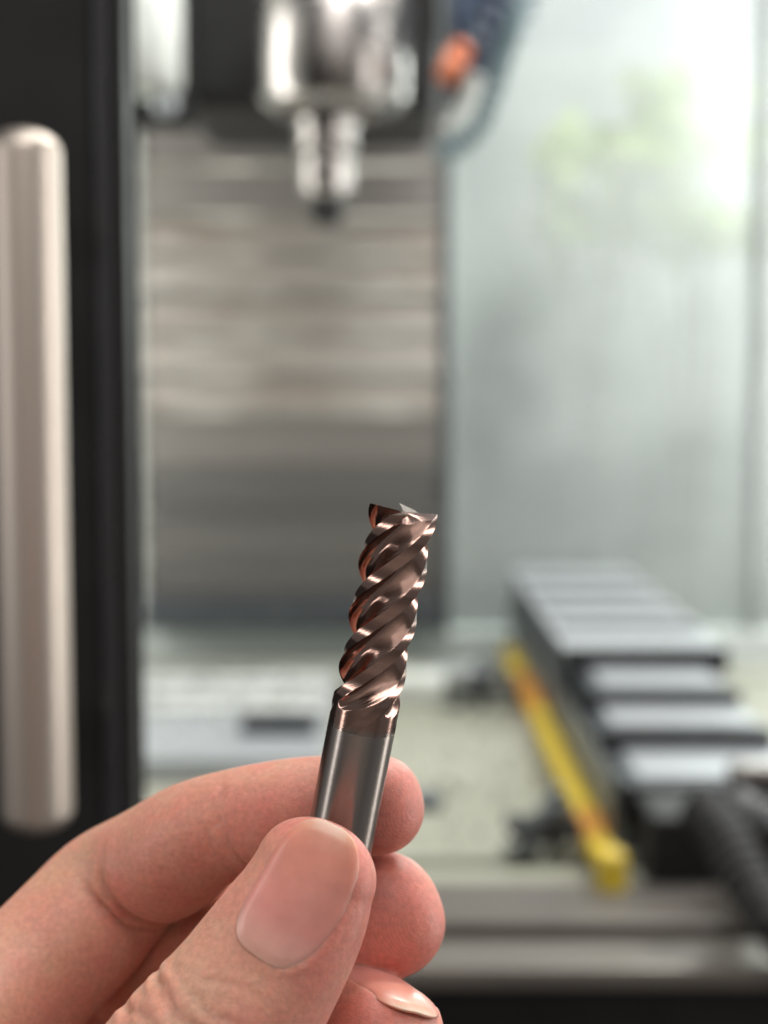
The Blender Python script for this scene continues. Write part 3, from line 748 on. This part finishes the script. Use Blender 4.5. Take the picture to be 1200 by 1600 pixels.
# index palmar creases (palmar = -90 deg)
crease(0, 17.0, -178, -2, .32, .45, .5, 1.2, 1); crease(0, 18.6, -165, -50, .14, .4, .6, 2.5, 2)
crease(0, 36.2, -175, -5, .60, .8, .7, -1.5, 0.4); crease(0, 38.8, -165, -15, .40, .7, .7, 1.6, 2.4)
crease(1, 20.5, -170, -10, .35, .6, .5, 0, 1); crease(1, 44, -170, -10, .4, .7, .5, 0, 1)
crease(2, 20.0, -170, -10, .35, .6, .5, 0, 1)
# fleshy pads between the joints
for k, t0, am, sg in ((0, 37.4, -0.9, 3.2), (0, 27.5, 0.75, 5.0), (0, 49.0, 0.7, 6.0), (0, 17.6, -0.3, 2.2), (1, 30, 0.6, 5)):
    mk = FI == k; disp[mk] += am*np.exp(-((TT[mk]-t0)/sg)**2)*np.clip(-np.sin(AA[mk])+0.1, 0, 1)

# nails: outline in (t, angle) -> s along, c across
def nail_coords(l, t, adeg, t_base, t_tip, half_w, x0=0.0):
    """returns signed distance-like value (mm, <0 inside the nail)"""
    bwid = np.interp(np.clip(l.len-np.maximum(t, 0), 0, l.len), np.arange(l.m)*l.ds, l.ab[:, 0])
    x = np.radians(wrapdeg(adeg-90))*bwid - x0
    tm = (t_base+t_tip)/2; hl = (t_base-t_tip)/2
    y = (t-tm)
    n = 3.2
    return ((np.abs(x)/half_w)**n+(np.abs(y)/hl)**n)**(1/n)*half_w-half_w
m_ = FI == 4
nd = nail_coords(THB, TT[m_], AD[m_], 8.8, -5.4, 5.8, -0.8)
disp[m_] += -0.45/(1+np.exp((nd+0.45)/0.2)) + 0.17*np.exp(-((nd-0.75)/0.65)**2)*np.clip((TT[m_]-0.5)/5, 0, 1)
m2 = FI == 2
nd2 = nail_coords(RNG, TT[m2], AD[m2], 8.6, -4.2, 5.6)
disp[m2] += -0.45/(1+np.exp(nd2/0.22)) + 0.3*np.exp(-((nd2-0.7)/0.6)**2)*np.clip((TT[m2]+3)/4, 0, 1)
# soft unevenness of flesh
for k in range(26):
    kk = rng.normal(size=3)*0.28; disp += 0.030*np.sin(V@kk+rng.uniform(0, 6.28))
# flatten pads against the mill: keep skin out of the steel
tipc = cf(631, 795, 177); lowc = cf(533, 1300, 183)
axc = (tipc-lowc)/np.linalg.norm(tipc-lowc)
V = V + NRM*disp[:, None]
rel = V-lowc; along = rel@axc; rad = rel-along[:, None]*axc; rl = np.linalg.norm(rad, axis=1)
inn = (rl < 4.03) & (along < 22) & (along > -20)
V[inn] += rad[inn]/np.maximum(rl[inn], .3)[:, None]*(4.03-rl[inn])[:, None]

# colour attribute: redness of pads and tips
palmar = np.clip(-np.sin(AA), 0, 1)
tipn = np.exp(-np.clip(TT+4, 0, None)/14)
red = np.clip(0.12 + 0.36*palmar + 0.8*tipn, 0, 1)
red = np.where(FI == 4, np.clip(0.8*np.exp(-np.clip(TT+4, 0, None)/11) + 0.45*np.clip(-np.cos(AA)*-1, 0, 1), 0, 1), red)

def to_world(P):
    P = P*0.001
    return np.stack([P[:, 0]+CAM.x, P[:, 1]*CP+P[:, 2]*SP+CAM.y, -P[:, 1]*SP+P[:, 2]*CP+CAM.z], 1)
HO = np.array(pt(200, 1700, 0.19))
me = bpy.data.meshes.new('hand'); nv = len(V)
VW = to_world(V)-HO
me.vertices.add(nv); me.vertices.foreach_set('co', VW.ravel())
me.loops.add(len(Q)*4); me.loops.foreach_set('vertex_index', Q.ravel().astype(np.int32))
me.polygons.add(len(Q)); me.polygons.foreach_set('loop_start', np.arange(0, len(Q)*4, 4, dtype=np.int32)); me.polygons.foreach_set('loop_total', np.full(len(Q), 4, dtype=np.int32))
me.update(calc_edges=True); me.validate()
me.polygons.foreach_set('use_smooth', np.ones(len(me.polygons), bool))
def attr(me, name, vals):
    a = me.attributes.new(name, 'FLOAT', 'POINT'); a.data.foreach_set('value', np.asarray(vals, dtype=np.float32))
attr(me, 'red', red); attr(me, 'ft', TT); attr(me, 'fa', AA)
attr(me, 'palmar', palmar*(1.0*(FI != 4)))
print('hand verts', nv)

def skin_material():
    m, nt, out = ntree('skin')
    p = N(nt, 'ShaderNodeBsdfPrincipled'); L(nt, p.outputs[0], out.inputs[0])
    p.inputs['Subsurface Weight'].default_value = 1.0; p.inputs['Subsurface Radius'].default_value = (1.0, 0.36, 0.22)
    p.inputs['Subsurface Scale'].default_value = 0.0011
    p.inputs['Specular IOR Level'].default_value = 0.42
    tc = N(nt, 'ShaderNodeTexCoord')
    n1 = N(nt, 'ShaderNodeTexNoise'); n1.inputs['Scale'].default_value = 150; n1.inputs['Detail'].default_value = 5; n1.inputs['Roughness'].default_value = 0.6
    L(nt, tc.outputs['Object'], n1.inputs[0])
    n2 = N(nt, 'ShaderNodeTexNoise'); n2.inputs['Scale'].default_value = 1400; n2.inputs['Detail'].default_value = 3
    L(nt, tc.outputs['Object'], n2.inputs[0])
    ar = N(nt, 'ShaderNodeAttribute', attribute_name='red')
    r1 = N(nt, 'ShaderNodeMapRange'); r1.inputs[1].default_value = 0.3; r1.inputs[2].default_value = 0.7; r1.inputs[3].default_value = -0.28; r1.inputs[4].default_value = 0.36
    L(nt, n1.outputs[0], r1.inputs[0])
    ad = N(nt, 'ShaderNodeMath', operation='ADD', use_clamp=True); L(nt, ar.outputs['Fac'], ad.inputs[0]); L(nt, r1.outputs[0], ad.inputs[1])
    mx = N(nt, 'ShaderNodeMix', data_type='RGBA'); mx.inputs[6].default_value = (0.60, 0.33, 0.23, 1); mx.inputs[7].default_value = (0.64, 0.23, 0.18, 1)
    L(nt, ad.outputs[0], mx.inputs[0])
    m2 = N(nt, 'ShaderNodeMix', data_type='RGBA', blend_type='MULTIPLY'); m2.inputs[0].default_value = 1
    cr = N(nt, 'ShaderNodeMapRange'); cr.inputs[1].default_value = 0.3; cr.inputs[2].default_value = 0.7; cr.inputs[3].default_value = 0.87; cr.inputs[4].default_value = 1.07
    L(nt, n2.outputs[0], cr.inputs[0]); L(nt, mx.outputs[2], m2.inputs[6]); L(nt, cr.outputs[0], m2.inputs[7]); L(nt, m2.outputs[2], p.inputs['Base Color'])
    rr = N(nt, 'ShaderNodeMapRange'); rr.inputs[3].default_value = 0.34; rr.inputs[4].default_value = 0.58; L(nt, n1.outputs[0], rr.inputs[0]); L(nt, rr.outputs[0], p.inputs['Roughness'])
    # bump: skin cells + fingerprint ridges on the pads
    vo = N(nt, 'ShaderNodeTexVoronoi', feature='DISTANCE_TO_EDGE'); vo.inputs['Scale'].default_value = 2000
    nw = N(nt, 'ShaderNodeTexNoise'); nw.inputs['Scale'].default_value = 500; L(nt, tc.outputs['Object'], nw.inputs[0])
    vm = N(nt, 'ShaderNodeVectorMath', operation='MULTIPLY_ADD'); L(nt, nw.outputs['Color'], vm.inputs[0]); vm.inputs[1].default_value = (0.0014, 0.0014, 0.0014); L(nt, tc.outputs['Object'], vm.inputs[2])
    L(nt, vm.outputs[0], vo.inputs['Vector'])
    vs = N(nt, 'ShaderNodeMapRange'); vs.inputs[1].default_value = 0; vs.inputs[2].default_value = 0.25; L(nt, vo.outputs['Distance'], vs.inputs[0])
    ft = N(nt, 'ShaderNodeAttribute', attribute_name='ft'); fa = N(nt, 'ShaderNodeAttribute', attribute_name='fa')
    # ridges: sin(k * (t + c*(angle+90)^2))
    fm = N(nt, 'ShaderNodeMath', operation='ADD'); L(nt, fa.outputs['Fac'], fm.inputs[0]); fm.inputs[1].default_value = math.pi/2
    fs = N(nt, 'ShaderNodeMath', operation='MULTIPLY'); L(nt, fm.outputs[0], fs.inputs[0]); L(nt, fm.outputs[0], fs.inputs[1])
    fk = N(nt, 'ShaderNodeMath', operation='MULTIPLY_ADD'); L(nt, fs.outputs[0], fk.inputs[0]); fk.inputs[1].default_value = 4.5; L(nt, ft.outputs['Fac'], fk.inputs[2])
    fn = N(nt, 'ShaderNodeMath', operation='MULTIPLY_ADD'); L(nt, n1.outputs[0], fn.inputs[0]); fn.inputs[1].default_value = 1.6; L(nt, fk.outputs[0], fn.inputs[2])
    fw = N(nt, 'ShaderNodeMath', operation='MULTIPLY'); L(nt, fn.outputs[0], fw.inputs[0]); fw.inputs[1].default_value = 2*math.pi/0.46
    si = N(nt, 'ShaderNodeMath', operation='SINE'); L(nt, fw.outputs[0], si.inputs[0])
    pa = N(nt, 'ShaderNodeAttribute', attribute_name='palmar')
    sm = N(nt, 'ShaderNodeMath', operation='MULTIPLY'); L(nt, si.outputs[0], sm.inputs[0]); L(nt, pa.outputs['Fac'], sm.inputs[1])
    b1 = N(nt, 'ShaderNodeBump'); b1.inputs['Strength'].default_value = 0.28; b1.inputs['Distance'].default_value = 0.00006; L(nt, vs.outputs[0], b1.inputs['Height'])
    b2 = N(nt, 'ShaderNodeBump'); b2.inputs['Strength'].default_value = 0.28; b2.inputs['Distance'].default_value = 0.00003; L(nt, sm.outputs[0], b2.inputs['Height']); L(nt, b1.outputs[0], b2.inputs['Normal'])
    b3 = N(nt, 'ShaderNodeBump'); b3.inputs['Strength'].default_value = 0.6; b3.inputs['Distance'].default_value = 0.00025; L(nt, n1.outputs[0], b3.inputs['Height']); L(nt, b2.outputs[0], b3.inputs['Normal'])
    n4 = N(nt, 'ShaderNodeTexNoise'); n4.inputs['Scale'].default_value = 750; n4.inputs['Detail'].default_value = 6; n4.inputs['Roughness'].default_value = 0.65; L(nt, tc.outputs['Object'], n4.inputs[0])
    b4 = N(nt, 'ShaderNodeBump'); b4.inputs['Strength'].default_value = 0.75; b4.inputs['Distance'].default_value = 0.00013; L(nt, n4.outputs[0], b4.inputs['Height']); L(nt, b3.outputs[0], b4.inputs['Normal'])
    L(nt, b4.outputs[0], p.inputs['Normal'])
    return m
M['skin'] = skin_material()
hand = link('hand', me, M['skin']); hand.location = HO
tag(hand, 'left hand with fair skin pinching the bronze end mill between thumb and index finger', 'hand')

def nail_material():
    m, nt, out = ntree('fingernail')
    p = N(nt, 'ShaderNodeBsdfPrincipled'); L(nt, p.outputs[0], out.inputs[0])
    p.inputs['Subsurface Weight'].default_value = 0.7; p.inputs['Subsurface Radius'].default_value = (1, 0.5, 0.4); p.inputs['Subsurface Scale'].default_value = 0.0012
    p.inputs['Coat Weight'].default_value = 0.28; p.inputs['Coat Roughness'].default_value = 0.24
    s_ = N(nt, 'ShaderNodeAttribute', attribute_name='s')
    cr = N(nt, 'ShaderNodeValToRGB'); e = cr.color_ramp.elements
    e[0].position = 0.0; e[0].color = (0.62, 0.33, 0.26, 1); e[1].position = 1.0; e[1].color = (0.84, 0.62, 0.50, 1)
    for pos, col in [(0.16, (0.64, 0.31, 0.26, 1)), (0.30, (0.64, 0.255, 0.215, 1)), (0.80, (0.66, 0.26, 0.19, 1)), (0.90, (0.66, 0.30, 0.21, 1)), (0.955, (0.72, 0.43, 0.31, 1))]:
        q = e.new(pos); q.color = col
    L(nt, s_.outputs['Fac'], cr.inputs[0])
    tc = N(nt, 'ShaderNodeTexCoord'); nz = N(nt, 'ShaderNodeTexNoise'); nz.inputs['Scale'].default_value = 260; nz.inputs['Detail'].default_value = 4; L(nt, tc.outputs['Object'], nz.inputs[0])
    mr = N(nt, 'ShaderNodeMapRange'); mr.inputs[1].default_value = .3; mr.inputs[2].default_value = .7; mr.inputs[3].default_value = 0.9; mr.inputs[4].default_value = 1.08; L(nt, nz.outputs[0], mr.inputs[0])
    mm = N(nt, 'ShaderNodeMix', data_type='RGBA', blend_type='MULTIPLY'); mm.inputs[0].default_value = 1; L(nt, cr.outputs[0], mm.inputs[6]); L(nt, mr.outputs[0], mm.inputs[7]); L(nt, mm.outputs[2], p.inputs['Base Color'])
    # faint lengthwise ridges
    c_ = N(nt, 'ShaderNodeAttribute', attribute_name='c'); cb = N(nt, 'ShaderNodeCombineXYZ')
    a = N(nt, 'ShaderNodeMath', operation='MULTIPLY'); a.inputs[1].default_value = 14; L(nt, c_.outputs['Fac'], a.inputs[0]); L(nt, a.outputs[0], cb.inputs[0]); L(nt, s_.outputs['Fac'], cb.inputs[1])
    n2 = N(nt, 'ShaderNodeTexNoise'); n2.inputs['Scale'].default_value = 1.6; n2.inputs['Detail'].default_value = 3; L(nt, cb.outputs[0], n2.inputs[0])
    b = N(nt, 'ShaderNodeBump'); b.inputs['Strength'].default_value = 0.35; b.inputs['Distance'].default_value = 0.00008; L(nt, n2.outputs[0], b.inputs['Height']); L(nt, b.outputs[0], p.inputs['Normal'])
    p.inputs['Roughness'].default_value = 0.36
    return m
M['nail'] = nail_material()
def make_nail(l, t_base, t_tip, half_w, lift, drop=0.30, x0=0.0):
    ns_, nc_ = 56, 44
    c1, T1, V1, S1 = l.c[-1], l.T[-1], l.V[-1], l.S[-1]
    bwid = l.ab[:, 0][-1]; tm = (t_base+t_tip)/2; hl = (t_base-t_tip)/2; n = 3.2
    P = []; sa = []; ca = []
    for i in range(ns_+1):
        # concentric-free mapping: y from base to tip, x limited by the superellipse
        yy = -math.cos(math.pi*i/ns_)      # base (-1) .. tip (1)
        y = yy*hl*0.997
        wmax = half_w*(1-min(1, abs(y/hl))**n)**(1/n)
        for j in range(nc_+1):
            x = wmax*(2*j/nc_-1)
            t = tm - y
            if t >= 0:
                f_ = (l.len-t)/l.ds; i0 = min(int(f_), l.m-2); fr = f_-i0
                c = l.c[i0]*(1-fr)+l.c[i0+1]*fr; ab = l.ab[i0]*(1-fr)+l.ab[i0+1]*fr; Vv = l.V[i0]*(1-fr)+l.V[i0+1]*fr; Ss = l.S[i0]*(1-fr)+l.S[i0+1]*fr
                fall = 1.0
            else:
                c = c1+T1*(-t); ab, Vv, Ss = l.ab[-1], V1, S1; fall = 1 + 0.008*t - 0.0045*(drop/0.2)*t*t
            ang = math.pi/2 + (x+x0)/ab[0]; co, si = math.cos(ang), math.sin(ang)
            k = (abs(co/ab[0])**l.n+abs(si/ab[1])**l.n)**(-1/l.n)
            edge = (abs(x)/half_w)**n+(abs(y)/hl)**n
            k = k*fall + lift - (0.70 if y > 0 else 0.45)*max(0, edge-0.62) - (0.25 if y < -hl*0.86 else 0)*0
            P.append(c+(Ss*co+Vv*si)*k); sa.append((yy+1)/2); ca.append(x/half_w)
    P = np.array(P); me = bpy.data.meshes.new('fingernail')
    F_ = [(i*(nc_+1)+j, (i+1)*(nc_+1)+j, (i+1)*(nc_+1)+j+1, i*(nc_+1)+j+1) for i in range(ns_) for j in range(nc_)]
    me.from_pydata([tuple(v) for v in (to_world(P)-HO)], [], F_); me.update()
    me.polygons.foreach_set('use_smooth', [True]*len(F_)); attr(me, 's', sa); attr(me, 'c', ca)
    o = link('fingernail', me, M['nail'], hand)
    so = o.modifiers.new('t', 'SOLIDIFY'); so.thickness = 0.00045; so.offset = 0
    return o
make_nail(THB, 9.5, -6.3, 6.2, 0.04, 0.17, -0.8)
n2 = make_nail(RNG, 8.4, -5.4, 6.2, -0.05, 0.30); n2['label'] = 'glossy ring finger nail'
